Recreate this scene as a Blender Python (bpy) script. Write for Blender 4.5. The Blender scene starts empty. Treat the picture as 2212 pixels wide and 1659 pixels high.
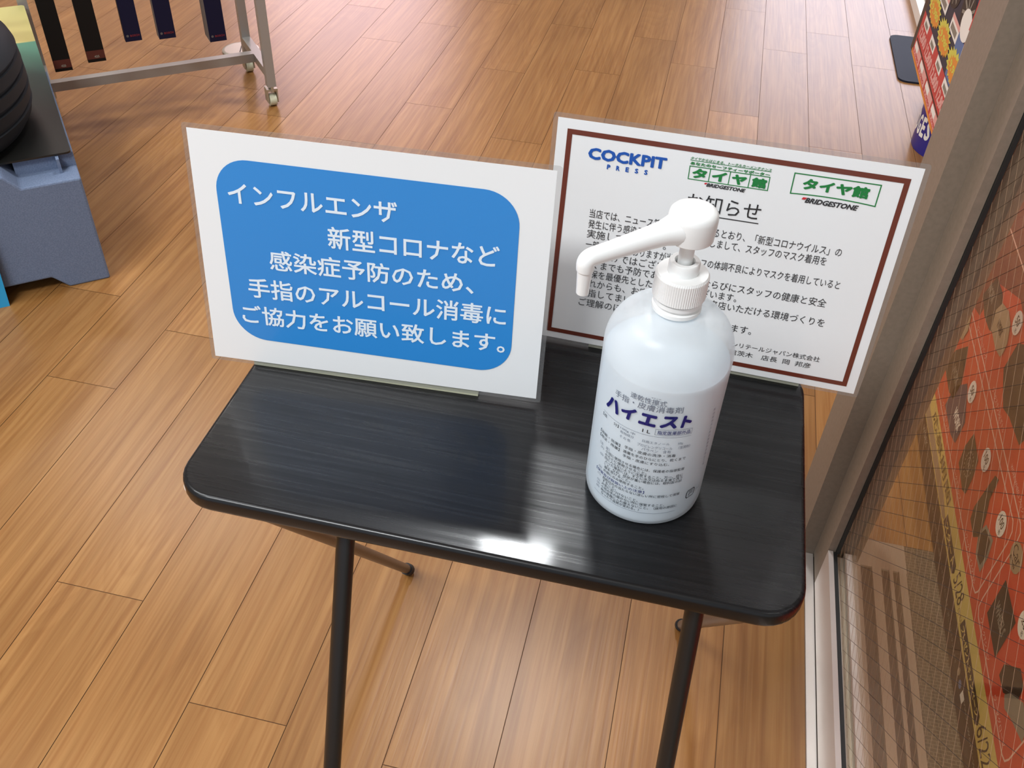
import bpy, bmesh, math, random
from mathutils import Vector, Matrix
random.seed(7)
S = bpy.context.scene
COL = S.collection
PI = math.pi

# ------------------------------------------------------------------ camera
F_PX, YAW, PITCH, ROLL, H = 2021.9164, 0.1891, 0.7258, 0.0533, 1.2575
cy_, sy_, cp_, sp_, cr_, sr_ = math.cos(YAW), math.sin(YAW), math.cos(PITCH), math.sin(PITCH), math.cos(ROLL), math.sin(ROLL)
fw = Vector((-sy_*cp_, cy_*cp_, -sp_)); rt = Vector((cy_, sy_, 0)); up = rt.cross(fw)
R_ = rt*cr_ + up*sr_; U_ = -rt*sr_ + up*cr_
cam_d = bpy.data.cameras.new('camera'); cam = bpy.data.objects.new('camera', cam_d); COL.objects.link(cam)
cam.matrix_world = Matrix(((R_.x, U_.x, -fw.x, 0), (R_.y, U_.y, -fw.y, 0), (R_.z, U_.z, -fw.z, H), (0, 0, 0, 1)))
cam_d.sensor_fit = 'HORIZONTAL'; cam_d.sensor_width = 36.0; cam_d.lens = 36.0*F_PX/2212
cam_d.clip_start = 0.02; cam_d.clip_end = 100
S.camera = cam
EYE = Vector((0, 0, H))

# ------------------------------------------------------------------ world, lights, exposure
S.view_settings.view_transform = 'Standard'; S.view_settings.look = 'None'
S.view_settings.gamma = 1.0; S.view_settings.use_curve_mapping = False
S.view_settings.exposure = 0.08
w = bpy.data.worlds.new('daylight'); S.world = w; w.use_nodes = True
bg = w.node_tree.nodes['Background']; bg.inputs[0].default_value = (0.80, 0.88, 1.0, 1); bg.inputs[1].default_value = 0.75

def area(name, loc, sx, sy, power, color=(1, 1, 1), aim=None, spread=PI):
    d = bpy.data.lights.new(name, 'AREA'); d.shape = 'RECTANGLE'; d.size = sx; d.size_y = sy
    d.energy = power; d.color = color; d.spread = spread
    o = bpy.data.objects.new(name, d); COL.objects.link(o); o.location = loc
    v = (Vector(aim) if aim else Vector(loc) - Vector((0, 0, 1))) - Vector(loc)
    o.rotation_euler = v.to_track_quat('-Z', 'Y').to_euler()
    return o
# fluorescent lamps on the shop ceiling
area('ceiling_lamp', (-0.42, 2.47, 3.28), 0.30, 0.12, 30, (0.95, 0.98, 1.0))
area('ceiling_lamp', (-2.2, 0.3, 3.28), 1.2, 0.5, 50, (0.95, 0.98, 1.0))
area('ceiling_lamp', (-1.25, -1.0, 3.28), 1.4, 0.5, 100, (0.95, 0.98, 1.0))
area('ceiling_lamp', (-2.8, 3.6, 3.28), 1.2, 0.3, 35, (1.0, 0.97, 0.92))
area('ceiling_lamp', (1.6, 4.6, 3.28), 1.2, 0.3, 50, (0.92, 0.95, 1.0))
area('board_fill', (0.43, -0.7, 2.6), 0.1, 0.6, 34, (1.0, 0.97, 0.92))  # added fill light outside the glass to brighten the campaign board

# ------------------------------------------------------------------ materials
def mat(name, col, rough=0.5, metal=0.0, spec=0.5, coat=0.0, coat_rough=0.05, emis=None, es=0.0, sub=0.0):
    m = bpy.data.materials.new(name); m.use_nodes = True
    b = m.node_tree.nodes['Principled BSDF']
    b.inputs['Base Color'].default_value = (*col, 1); b.inputs['Roughness'].default_value = rough
    b.inputs['Metallic'].default_value = metal; b.inputs['Specular IOR Level'].default_value = spec
    b.inputs['Coat Weight'].default_value = coat; b.inputs['Coat Roughness'].default_value = coat_rough
    if sub: b.inputs['Subsurface Weight'].default_value = sub; b.inputs['Subsurface Radius'].default_value = (0.01, 0.01, 0.01)
    if emis: b.inputs['Emission Color'].default_value = (*emis, 1); b.inputs['Emission Strength'].default_value = es
    return m
def N(m, t): return m.node_tree.nodes.new(t)
def LK(m, a, b): m.node_tree.links.new(a, b)
def PB(m): return m.node_tree.nodes['Principled BSDF']
def srgb(r, g, b):
    f = lambda c: (c/255/12.92) if c/255 <= 0.04045 else ((c/255+0.055)/1.055)**2.4
    return (f(r), f(g), f(b))
def add_noise(m, scale=(1, 1, 1), nscale=5.0, detail=4, c0=None, c1=None, lo=0.3, hi=0.7, bump=0.0, bdist=0.001, rough=None, dist=0.0):
    tc = N(m, 'ShaderNodeTexCoord'); mp = N(m, 'ShaderNodeMapping'); mp.inputs['Scale'].default_value = scale
    nz = N(m, 'ShaderNodeTexNoise'); nz.inputs['Scale'].default_value = nscale; nz.inputs['Detail'].default_value = detail
    nz.inputs['Distortion'].default_value = dist
    LK(m, tc.outputs['Object'], mp.inputs['Vector']); LK(m, mp.outputs['Vector'], nz.inputs['Vector'])
    if c0:
        r = N(m, 'ShaderNodeValToRGB'); r.color_ramp.elements[0].position = lo; r.color_ramp.elements[1].position = hi
        r.color_ramp.elements[0].color = (*c0, 1); r.color_ramp.elements[1].color = (*c1, 1)
        LK(m, nz.outputs['Fac'], r.inputs['Fac']); LK(m, r.outputs['Color'], PB(m).inputs['Base Color'])
    if rough:
        mr = N(m, 'ShaderNodeMapRange'); mr.inputs['From Min'].default_value = lo; mr.inputs['From Max'].default_value = hi
        mr.inputs['To Min'].default_value = rough[0]; mr.inputs['To Max'].default_value = rough[1]
        LK(m, nz.outputs['Fac'], mr.inputs['Value']); LK(m, mr.outputs['Result'], PB(m).inputs['Roughness'])
    if bump:
        b = N(m, 'ShaderNodeBump'); b.inputs['Strength'].default_value = bump; b.inputs['Distance'].default_value = bdist
        LK(m, nz.outputs['Fac'], b.inputs['Height']); LK(m, b.outputs['Normal'], PB(m).inputs['Normal'])
    return m

def floor_material():
    m = mat('oak_floor', (0.5, 0.3, 0.12), 0.32, spec=0.5)
    at = N(m, 'ShaderNodeAttribute'); at.attribute_name = 'plank'
    tc = N(m, 'ShaderNodeTexCoord')
    off = N(m, 'ShaderNodeVectorMath'); off.operation = 'MULTIPLY_ADD'
    off.inputs[1].default_value = (7.0, 31.0, 13.0)
    LK(m, at.outputs['Color'], off.inputs[0]); LK(m, tc.outputs['Object'], off.inputs[2])
    def noise(scale, ns, det, dist=0.0):
        mp = N(m, 'ShaderNodeMapping'); mp.inputs['Scale'].default_value = scale
        nz = N(m, 'ShaderNodeTexNoise'); nz.inputs['Scale'].default_value = ns; nz.inputs['Detail'].default_value = det; nz.inputs['Distortion'].default_value = dist
        LK(m, off.outputs['Vector'], mp.inputs['Vector']); LK(m, mp.outputs['Vector'], nz.inputs['Vector']); return nz
    # growth rings: contour lines of a stretched noise field
    big = noise((5.5, 0.75, 1), 1.0, 1.5, 0.3)
    mul = N(m, 'ShaderNodeMath'); mul.operation = 'MULTIPLY'; mul.inputs[1].default_value = 26.0
    fr = N(m, 'ShaderNodeMath'); fr.operation = 'FRACT'
    LK(m, big.outputs['Fac'], mul.inputs[0]); LK(m, mul.outputs['Value'], fr.inputs[0])
    ring = N(m, 'ShaderNodeValToRGB'); e = ring.color_ramp.elements
    e[0].position = 0.0; e[0].color = (0.3, 0.3, 0.3, 1); e[1].position = 0.75; e[1].color = (1, 1, 1, 1)
    ne = e.new(0.97); ne.color = (0.15, 0.15, 0.15, 1)
    LK(m, fr.outputs['Value'], ring.inputs['Fac'])
    fine = noise((190, 4.5, 1), 1.0, 3.0)
    fine2 = noise((55, 2.0, 1), 1.0, 2.0, 0.4)
    blot = noise((2.2, 1.1, 1), 1.6, 2.0)
    def mix(a, b, f, mode='MIX', fac=None):
        x = N(m, 'ShaderNodeMix'); x.data_type = 'RGBA'; x.blend_type = mode
        if fac is not None: x.inputs['Factor'].default_value = fac
        else: LK(m, f, x.inputs['Factor'])
        for s, v in ((x.inputs[6], a), (x.inputs[7], b)):
            if isinstance(v, tuple): s.default_value = (*v, 1)
            else: LK(m, v, s)
        return x.outputs[2]
    fr1 = N(m, 'ShaderNodeValToRGB'); fr1.color_ramp.elements[0].position = 0.36; fr1.color_ramp.elements[1].position = 0.60
    LK(m, fine.outputs['Fac'], fr1.inputs['Fac'])
    fr2 = N(m, 'ShaderNodeValToRGB'); fr2.color_ramp.elements[0].position = 0.33; fr2.color_ramp.elements[1].position = 0.66
    LK(m, fine2.outputs['Fac'], fr2.inputs['Fac'])
    c = mix(srgb(154, 111, 62), srgb(172, 128, 76), fr2.outputs['Color'])
    dark = mix(c, (0.84, 0.76, 0.68), None, 'MULTIPLY', 1.0)
    c = mix(dark, c, fr1.outputs['Color'])
    cr = mix(c, (0.90, 0.86, 0.81), None, 'MULTIPLY', 1.0)
    c = mix(cr, c, ring.outputs['Color'])
    fb = N(m, 'ShaderNodeValToRGB'); fb.color_ramp.elements[0].position = 0.35; fb.color_ramp.elements[1].position = 0.7
    fb.color_ramp.elements[0].color = (0.90, 0.86, 0.82, 1); fb.color_ramp.elements[1].color = (1.05, 1.02, 1.0, 1)
    LK(m, blot.outputs['Fac'], fb.inputs['Fac'])
    c = mix(c, fb.outputs['Color'], None, 'MULTIPLY', 1.0)
    sep = N(m, 'ShaderNodeSeparateColor'); LK(m, at.outputs['Color'], sep.inputs['Color'])
    tone = N(m, 'ShaderNodeMapRange'); tone.inputs['To Min'].default_value = 0.88; tone.inputs['To Max'].default_value = 1.06
    LK(m, sep.outputs['Red'], tone.inputs['Value'])
    hsv = N(m, 'ShaderNodeHueSaturation'); LK(m, c, hsv.inputs['Color']); LK(m, tone.outputs['Result'], hsv.inputs['Value'])
    LK(m, hsv.outputs['Color'], PB(m).inputs['Base Color'])
    bp = N(m, 'ShaderNodeBump'); bp.inputs['Strength'].default_value = 0.35; bp.inputs['Distance'].default_value = 0.0004
    LK(m, fine.outputs['Fac'], bp.inputs['Height']); LK(m, bp.outputs['Normal'], PB(m).inputs['Normal'])
    return m
M = {}
M['floor'] = floor_material()
M['gap'] = mat('floor_gap', srgb(92, 60, 34), 0.8)
M['black_wood'] = mat('black_wood', (0.010, 0.010, 0.011), 0.28, spec=0.28, coat=0.14, coat_rough=0.08)
add_noise(M['black_wood'], (7, 300, 7), 1.0, 5, (0.004, 0.004, 0.0045), (0.011, 0.011, 0.012), 0.35, 0.65, bump=0.25, bdist=0.0003, rough=(0.36, 0.24), dist=0.6)
M['black_metal'] = mat('black_metal', (0.008, 0.008, 0.008), 0.35, spec=0.5)
M['rubber'] = mat('black_rubber', (0.015, 0.015, 0.016), 0.7)
M['leg_grey'] = mat('grey_metal_leg', (0.16, 0.13, 0.11), 0.35, 0.6)
M['paper'] = mat('paper', (0.83, 0.84, 0.84), 0.45, coat=0.5, coat_rough=0.12)
M['blue_ink'] = mat('blue_ink', srgb(40, 134, 208), 0.4, coat=0.5, coat_rough=0.12)
M['white_ink'] = mat('white_ink', srgb(225, 236, 245), 0.45, coat=0.4, coat_rough=0.12)
M['black_ink'] = mat('black_ink', (0.018, 0.018, 0.02), 0.45, coat=0.4, coat_rough=0.12)
M['grey_ink'] = mat('grey_ink', srgb(110, 116, 130), 0.5)
M['brown_ink'] = mat('brown_ink', srgb(104, 42, 24), 0.45, coat=0.5, coat_rough=0.12)
M['logo_blue'] = mat('logo_blue', srgb(20, 82, 170), 0.45)
M['logo_green'] = mat('logo_green', srgb(22, 122, 56), 0.45)
M['logo_red'] = mat('logo_red', srgb(200, 40, 50), 0.45)
M['navy_ink'] = mat('navy_ink', srgb(22, 26, 104), 0.4)
M['cream'] = mat('cream_plastic', srgb(206, 206, 178), 0.5)
M['pump'] = mat('white_plastic', (0.84, 0.85, 0.84), 0.33, sub=0.15)
M['silver'] = mat('silver_tube', srgb(168, 165, 160), 0.38, 0.35)
M['caster'] = mat('zinc_caster', srgb(190, 188, 175), 0.35, 0.7)
M['foam'] = mat('blue_grey_foam', srgb(108, 124, 152), 0.85)
add_noise(M['foam'], (1, 1, 1), 380.0, 3, srgb(100, 115, 141), srgb(114, 129, 155), 0.35, 0.65, bump=0.4, bdist=0.0006)
M['tray'] = mat('black_sheet', (0.012, 0.012, 0.012), 0.3)
M['tyre'] = mat('tyre_rubber', (0.012, 0.014, 0.017), 0.65, spec=0.3)
M['cyan'] = mat('cyan_card', srgb(40, 160, 215), 0.5)
M['navy_box'] = mat('navy_box', srgb(14, 14, 44), 0.6, spec=0.25)
M['brown_box'] = mat('dark_brown_box', srgb(16, 12, 9), 0.6, spec=0.25)
M['box_red'] = mat('dim_red_ink', srgb(120, 30, 40), 0.5)
M['box_side'] = mat('grey_card', srgb(92, 86, 84), 0.6)
M['box_rust'] = mat('rust_band', srgb(80, 32, 22), 0.5)
M['bronze'] = mat('bronze_aluminium', srgb(132, 120, 106), 0.5, 0.1)
add_noise(M['bronze'], (1, 1, 1), 140.0, 3, srgb(128, 116, 102), srgb(137, 124, 110), 0.3, 0.7)
M['alu'] = mat('bright_aluminium', srgb(222, 216, 210), 0.35, 0.55)
M['gasket'] = mat('black_gasket', srgb(30, 34, 34), 0.5)
M['out_floor'] = mat('ribbed_mat', srgb(92, 82, 66), 0.8)
def ribbed(m):
    tc = N(m, 'ShaderNodeTexCoord'); br = N(m, 'ShaderNodeTexBrick')
    br.inputs['Scale'].default_value = 1.0; br.inputs['Brick Width'].default_value = 0.012; br.inputs['Row Height'].default_value = 0.006
    br.inputs['Mortar Size'].default_value = 0.0008
    br.inputs['Color1'].default_value = (*srgb(96, 84, 66), 1); br.inputs['Color2'].default_value = (*srgb(90, 80, 64), 1); br.inputs['Mortar'].default_value = (*srgb(122, 108, 88), 1)
    LK(m, tc.outputs['Object'], br.inputs['Vector']); LK(m, br.outputs['Color'], PB(m).inputs['Base Color'])
ribbed(M['out_floor'])
M['groove'] = mat('brown_groove', srgb(78, 60, 44), 0.5)
M['track'] = mat('track_aluminium', srgb(186, 170, 150), 0.4, 0.4)
M['red_print'] = mat('red_print', srgb(218, 72, 44), 0.5)
M['red_dark'] = mat('dark_red', srgb(120, 44, 32), 0.5)
M['yellow_print'] = mat('yellow_print', srgb(232, 208, 118), 0.5)
M['brown_print'] = mat('dark_brown_print', srgb(50, 32, 22), 0.5)
M['black_print'] = mat('charcoal_print', srgb(34, 30, 25), 0.5)
M['navy_print'] = mat('navy_print', srgb(58, 48, 84), 0.5)
M['pink_line'] = mat('pale_pink_line', srgb(245, 200, 185), 0.5)
M['white_print'] = mat('white_print', srgb(250, 248, 240), 0.5)
M['beige_print'] = mat('beige_print', srgb(170, 150, 120), 0.5)
M['grey_print'] = mat('grey_print', srgb(140, 135, 122), 0.5)
M['olive_print'] = mat('olive_print', srgb(110, 96, 40), 0.5)
M['blue_bin'] = mat('blue_bin', srgb(44, 44, 150), 0.35)
M['s_red'] = mat('bright_red_print', srgb(205, 70, 66), 0.5)
M['s_pink'] = mat('pink_print', srgb(236, 176, 168), 0.5)
M['s_orange'] = mat('orange_print', srgb(232, 150, 60), 0.5)
M['s_yellow'] = mat('lemon_print', srgb(220, 214, 90), 0.5)
M['s_navy'] = mat('dark_blue_print', srgb(36, 42, 62), 0.5)
M['s_blue'] = mat('mid_blue_print', srgb(90, 120, 170), 0.5)
M['plate'] = mat('dark_blue_plate', srgb(26, 33, 48), 0.6, 0.0, 0.25)
M['wall'] = mat('pale_wall', srgb(200, 196, 188), 0.8)
M['ceiling'] = mat('ceiling_board', srgb(196, 194, 188), 0.9)
M['win_cool'] = mat('daylit_glass', (0.8, 0.8, 1), 0.3, emis=(0.83, 0.84, 1.0), es=5.5)
M['glow_pink'] = mat('pink_glow', (0.9, 0.7, 0.8), 0.3, emis=(1.0, 0.74, 0.82), es=6.5)  # added pink emission that tints the floor reflection

def thin_glass(name, tint, rough=0.02, haze=0.0):
    m = bpy.data.materials.new(name); m.use_nodes = True; nt = m.node_tree; nt.nodes.clear()
    o = nt.nodes.new('ShaderNodeOutputMaterial'); mx = nt.nodes.new('ShaderNodeMixShader')
    t = nt.nodes.new('ShaderNodeBsdfTransparent'); t.inputs[0].default_value = (*tint, 1)
    g = nt.nodes.new('ShaderNodeBsdfGlossy'); g.inputs['Roughness'].default_value = rough
    fr = nt.nodes.new('ShaderNodeFresnel'); ge = nt.nodes.new('ShaderNodeNewGeometry')
    mi = nt.nodes.new('ShaderNodeMapRange'); mi.inputs['To Min'].default_value = 1.45; mi.inputs['To Max'].default_value = 1/1.45
    nt.links.new(ge.outputs['Backfacing'], mi.inputs['Value']); nt.links.new(mi.outputs['Result'], fr.inputs['IOR'])
    nt.links.new(fr.outputs[0], mx.inputs[0]); nt.links.new(t.outputs[0], mx.inputs[1]); nt.links.new(g.outputs[0], mx.inputs[2])
    out = mx
    if haze:
        df = nt.nodes.new('ShaderNodeBsdfDiffuse'); df.inputs[0].default_value = (0.8, 0.8, 0.8, 1)
        m2 = nt.nodes.new('ShaderNodeMixShader'); m2.inputs[0].default_value = haze
        nt.links.new(mx.outputs[0], m2.inputs[1]); nt.links.new(df.outputs[0], m2.inputs[2]); out = m2
    nt.links.new(out.outputs[0], o.inputs[0]); return m
M['glass'] = thin_glass('wired_glass', (0.97, 0.94, 0.88))
M['pouch'] = thin_glass('clear_pouch', (0.90, 0.90, 0.90), rough=0.08, haze=0.06)
M['wire'] = mat('shaded_glass_wire', srgb(40, 28, 20), 0.5, 0.0)  # diagonals that look dark: their shade is put into the colour
M['wire_lit'] = mat('lit_glass_wire', srgb(170, 140, 110), 0.4, 0.3)  # same metal on the other diagonals, brighter lighting put into the colour

def bottle_material():
    m = bpy.data.materials.new('frosted_plastic'); m.use_nodes = True; nt = m.node_tree
    b = PB(m); b.inputs['Base Color'].default_value = (0.90, 0.92, 0.93, 1); b.inputs['Roughness'].default_value = 0.32
    b.inputs['Subsurface Weight'].default_value = 0.0
    tl = nt.nodes.new('ShaderNodeBsdfTranslucent'); tl.inputs[0].default_value = (0.86, 0.92, 0.95, 1)
    tr = nt.nodes.new('ShaderNodeBsdfTransparent'); tr.inputs[0].default_value = (0.95, 0.98, 1, 1)
    m1 = nt.nodes.new('ShaderNodeMixShader'); m1.inputs[0].default_value = 0.30
    m2 = nt.nodes.new('ShaderNodeMixShader'); m2.inputs[0].default_value = 0.36
    o = nt.nodes['Material Output']
    nt.links.new(b.outputs[0], m1.inputs[1]); nt.links.new(tl.outputs[0], m1.inputs[2])
    nt.links.new(m1.outputs[0], m2.inputs[1]); nt.links.new(tr.outputs[0], m2.inputs[2]); nt.links.new(m2.outputs[0], o.inputs[0])
    return m
M['bottle'] = bottle_material()
M['liquid'] = mat('sanitizer_liquid', (0.66, 0.76, 0.83), 0.6, spec=0.2)

# ------------------------------------------------------------------ helpers
def tag(o, label=None, cat=None, group=None, kind=None):
    if label: o['label'] = label
    if cat: o['category'] = cat
    if group: o['group'] = group
    if kind: o['kind'] = kind
    return o
def thing(name, label, cat, loc=(0, 0, 0), rz=0.0, group=None):
    o = bpy.data.objects.new(name, None); COL.objects.link(o); o.location = loc; o.rotation_euler = (0, 0, rz)
    o.empty_display_size = 0.05
    return tag(o, label, cat, group)
def obj(name, bm, m, parent=None, smooth=False, world=True, bevel=0.0):
    """link a bmesh as one object; world=True: coordinates are world ones"""
    me = bpy.data.meshes.new(name)
    if parent is not None and world:
        pm = Matrix.Translation(parent_world(parent)) @ Matrix.Rotation(parent_rz(parent), 4, 'Z')
        bmesh.ops.transform(bm, matrix=pm.inverted(), verts=bm.verts)
    bmesh.ops.recalc_face_normals(bm, faces=bm.faces)
    if bevel:
        bmesh.ops.bevel(bm, geom=[e for e in bm.edges], offset=bevel, segments=2, affect='EDGES', profile=0.5)
    bm.to_mesh(me); bm.free()
    for x in (m if isinstance(m, (list, tuple)) else [m]): me.materials.append(x)
    if smooth:
        me.polygons.foreach_set('use_smooth', [True]*len(me.polygons))
    o = bpy.data.objects.new(name, me); COL.objects.link(o)
    if parent is not None: o.parent = parent
    if smooth:
        try:
            me.set_sharp_from_angle(angle=math.radians(40))
        except Exception: pass
        for q in me.polygons:
            if len(q.vertices) > 4: q.use_smooth = False
    return o
def chain(p):
    c = []
    while p is not None: c.append(p); p = p.parent
    return c
def parent_world(p):
    v = Vector((0, 0, 0))
    for q in chain(p):
        v = Matrix.Rotation(q.rotation_euler.z, 4, 'Z') @ v + Vector(q.location)
    return v
def parent_rz(p): return sum(q.rotation_euler.z for q in chain(p))
def box(bm, a, b, mi=0, mtx=None):
    vs = [bm.verts.new(Vector((x, y, z)) if mtx is None else mtx @ Vector((x, y, z))) for x in (a[0], b[0]) for y in (a[1], b[1]) for z in (a[2], b[2])]
    for f in ((0, 1, 3, 2), (4, 6, 7, 5), (0, 4, 5, 1), (2, 3, 7, 6), (0, 2, 6, 4), (1, 5, 7, 3)):
        g = bm.faces.new([vs[i] for i in f]); g.material_index = mi
    return vs
def lathe(bm, prof, c=(0, 0), n=64, cap0=True, cap1=True, ridge=None):
    rings = []
    for i, (r, z) in enumerate(prof):
        ring = []
        for k in range(n):
            a = 2*PI*k/n; rr = r
            if ridge and ridge[0] <= i <= ridge[1]: rr = r + (ridge[2] if k % 2 else 0)
            ring.append(bm.verts.new((c[0]+rr*math.cos(a), c[1]+rr*math.sin(a), z)))
        rings.append(ring)
    for a, b in zip(rings, rings[1:]):
        for k in range(n): bm.faces.new((a[k], a[(k+1) % n], b[(k+1) % n], b[k]))
    if cap0: bm.faces.new(rings[0][::-1])
    if cap1: bm.faces.new(rings[-1])
def tube(bm, pts, rad, n=16, closed_ends=True, flat=1.0):
    pts = [Vector(p) for p in pts]; rad = rad if isinstance(rad, (list, tuple)) else [rad]*len(pts)
    rings = []; ref = None
    for i, p in enumerate(pts):
        t = (pts[min(i+1, len(pts)-1)] - pts[max(i-1, 0)]).normalized()
        if ref is None:
            ref = t.cross(Vector((0, 0, 1)))
            if ref.length < 1e-3: ref = Vector((1, 0, 0))
            ref.normalize()
        else:
            ref = (ref - t*ref.dot(t)).normalized()
        b = t.cross(ref)
        rings.append([bm.verts.new(p + ref*rad[i]*math.cos(2*PI*k/n) + b*rad[i]*flat*math.sin(2*PI*k/n)) for k in range(n)])
    for a, b in zip(rings, rings[1:]):
        for k in range(n): bm.faces.new((a[k], a[(k+1) % n], b[(k+1) % n], b[k]))
    if closed_ends: bm.faces.new(rings[0][::-1]); bm.faces.new(rings[-1])
def rrect(x0, y0, x1, y1, r, n=8):
    out = []
    for cx, cy, a0 in ((x1-r, y1-r, 0), (x0+r, y1-r, PI/2), (x0+r, y0+r, PI), (x1-r, y0+r, 1.5*PI)):
        for k in range(n+1):
            a = a0 + PI/2*k/n; out.append((cx+r*math.cos(a), cy+r*math.sin(a)))
    return out
def prism(bm, pts, z0, z1, mi=0, fn=None):
    fn = fn or (lambda x, y, z: Vector((x, y, z)))
    a = [bm.verts.new(fn(x, y, z0)) for x, y in pts]; b = [bm.verts.new(fn(x, y, z1)) for x, y in pts]
    n = len(pts)
    for f in [a[::-1], b] + [[a[k], a[(k+1) % n], b[(k+1) % n], b[k]] for k in range(n)]:
        g = bm.faces.new(f); g.material_index = mi

# flat prints: polygons, lines and lettering laid on a surface given by fn(u, v, lift)
_cache = {}
def glyphs(s, bold=0.0, shear=0.0):
    key = (s, bold, shear)
    if key not in _cache:
        cu = bpy.data.curves.new('t', 'FONT'); cu.body = s; cu.size = 1.0; cu.offset = bold; cu.shear = shear
        cu.resolution_u = 2; cu.fill_mode = 'FRONT'
        o = bpy.data.objects.new('t', cu); COL.objects.link(o)
        dg = bpy.context.evaluated_depsgraph_get(); dg.update()
        me = o.evaluated_get(dg).to_mesh()
        V = [(v.co.x, v.co.y) for v in me.vertices]; Fc = [tuple(p.vertices) for p in me.polygons]
        o.evaluated_get(dg).to_mesh_clear()
        bpy.data.objects.remove(o); bpy.data.curves.remove(cu)
        _cache[key] = (V, Fc)
    return _cache[key]
class Print:
    def __init__(s, fn): s.bm = bmesh.new(); s.fn = fn; s.mats = []
    def mi(s, m):
        if m not in s.mats: s.mats.append(m)
        return s.mats.index(m)
    def poly(s, pts, m, d=0.0003):
        vs = [s.bm.verts.new(s.fn(u, v, d)) for u, v in pts]
        es = [s.bm.edges.new((vs[i], vs[(i+1) % len(vs)])) for i in range(len(vs))]
        r = bmesh.ops.triangle_fill(s.bm, edges=es, use_beauty=True)
        k = s.mi(m)
        for g in r['geom']:
            if isinstance(g, bmesh.types.BMFace): g.material_index = k
    def rect(s, x0, y0, x1, y1, m, d=0.0003): s.poly([(x0, y0), (x1, y0), (x1, y1), (x0, y1)], m, d)
    def ell(s, cx, cy, rx, ry, m, d=0.0003, n=28): s.poly([(cx+rx*math.cos(2*PI*k/n), cy+ry*math.sin(2*PI*k/n)) for k in range(n)], m, d)
    def line(s, pts, wd, m, d=0.0003, closed=False):
        P = [Vector((*p, 0)) for p in pts]; n = len(P); k = s.mi(m); L = []; Rr = []
        for i in range(n):
            a = P[i-1] if (i or closed) else P[i]; b = P[(i+1) % n] if (i < n-1 or closed) else P[i]
            t1 = (P[i]-a); t2 = (b-P[i])
            t1 = t1.normalized() if t1.length > 1e-9 else t2.normalized(); t2 = t2.normalized() if t2.length > 1e-9 else t1
            nn = Vector((-(t1+t2).y, (t1+t2).x, 0))
            nn = nn.normalized() if nn.length > 1e-6 else Vector((-t1.y, t1.x, 0))
            c = max(0.4, nn.dot(Vector((-t1.y, t1.x, 0))))
            L.append(P[i]+nn*wd/2/c); Rr.append(P[i]-nn*wd/2/c)
        Lv = [s.bm.verts.new(s.fn(p.x, p.y, d)) for p in L]; Rv = [s.bm.verts.new(s.fn(p.x, p.y, d)) for p in Rr]
        for i in range(n if closed else n-1):
            j = (i+1) % n
            s.bm.faces.new((Lv[i], Lv[j], Rv[j], Rv[i])).material_index = k
    def text(s, t, x0, y0, x1, y1, m, d=0.0006, bold=0.0, shear=0.0, slope=0.0):
        V, Fc = glyphs(t, 0.0, shear)
        if not Fc: return
        ax = min(v[0] for v in V); bx = max(v[0] for v in V); ay = min(v[1] for v in V); by = max(v[1] for v in V)
        sx = (x1-x0)/(bx-ax); sy = (y1-y0)/(by-ay) if by > ay else sx
        k = s.mi(m)
        if bold: x0 += bold*sx; x1 -= bold*sx; y0 += bold*sy; y1 -= bold*sy; sx = (x1-x0)/(bx-ax); sy = (y1-y0)/(by-ay) if by > ay else sx
        n = 8 if bold >= 0.01 else (4 if bold else 0)
        for j in range(max(n, 1)):
            ox = bold*sx*math.cos(2*PI*(j+0.5)/n) if n else 0.0; oy = bold*sy*math.sin(2*PI*(j+0.5)/n) if n else 0.0
            vs = []
            for vx, vy in V:
                u = x0+(vx-ax)*sx+ox; v = y0+(vy-ay)*sy + slope*(vx-ax)*sx + oy
                vs.append(s.bm.verts.new(s.fn(u, v, d+j*1e-6)))
            for f in Fc:
                try: s.bm.faces.new([vs[i] for i in f]).material_index = k
                except ValueError: pass
    def build(s, name, parent):
        me = bpy.data.meshes.new(name)
        pm = (Matrix.Translation(parent_world(parent)) @ Matrix.Rotation(parent_rz(parent), 4, 'Z')).inverted()
        bmesh.ops.transform(s.bm, matrix=pm, verts=s.bm.verts)
        s.bm.to_mesh(me); s.bm.free()
        for m in s.mats: me.materials.append(m)
        o = bpy.data.objects.new(name, me); COL.objects.link(o); o.parent = parent
        return o
def about_eye(p, k): return EYE + (Vector(p)-EYE)*k

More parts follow.
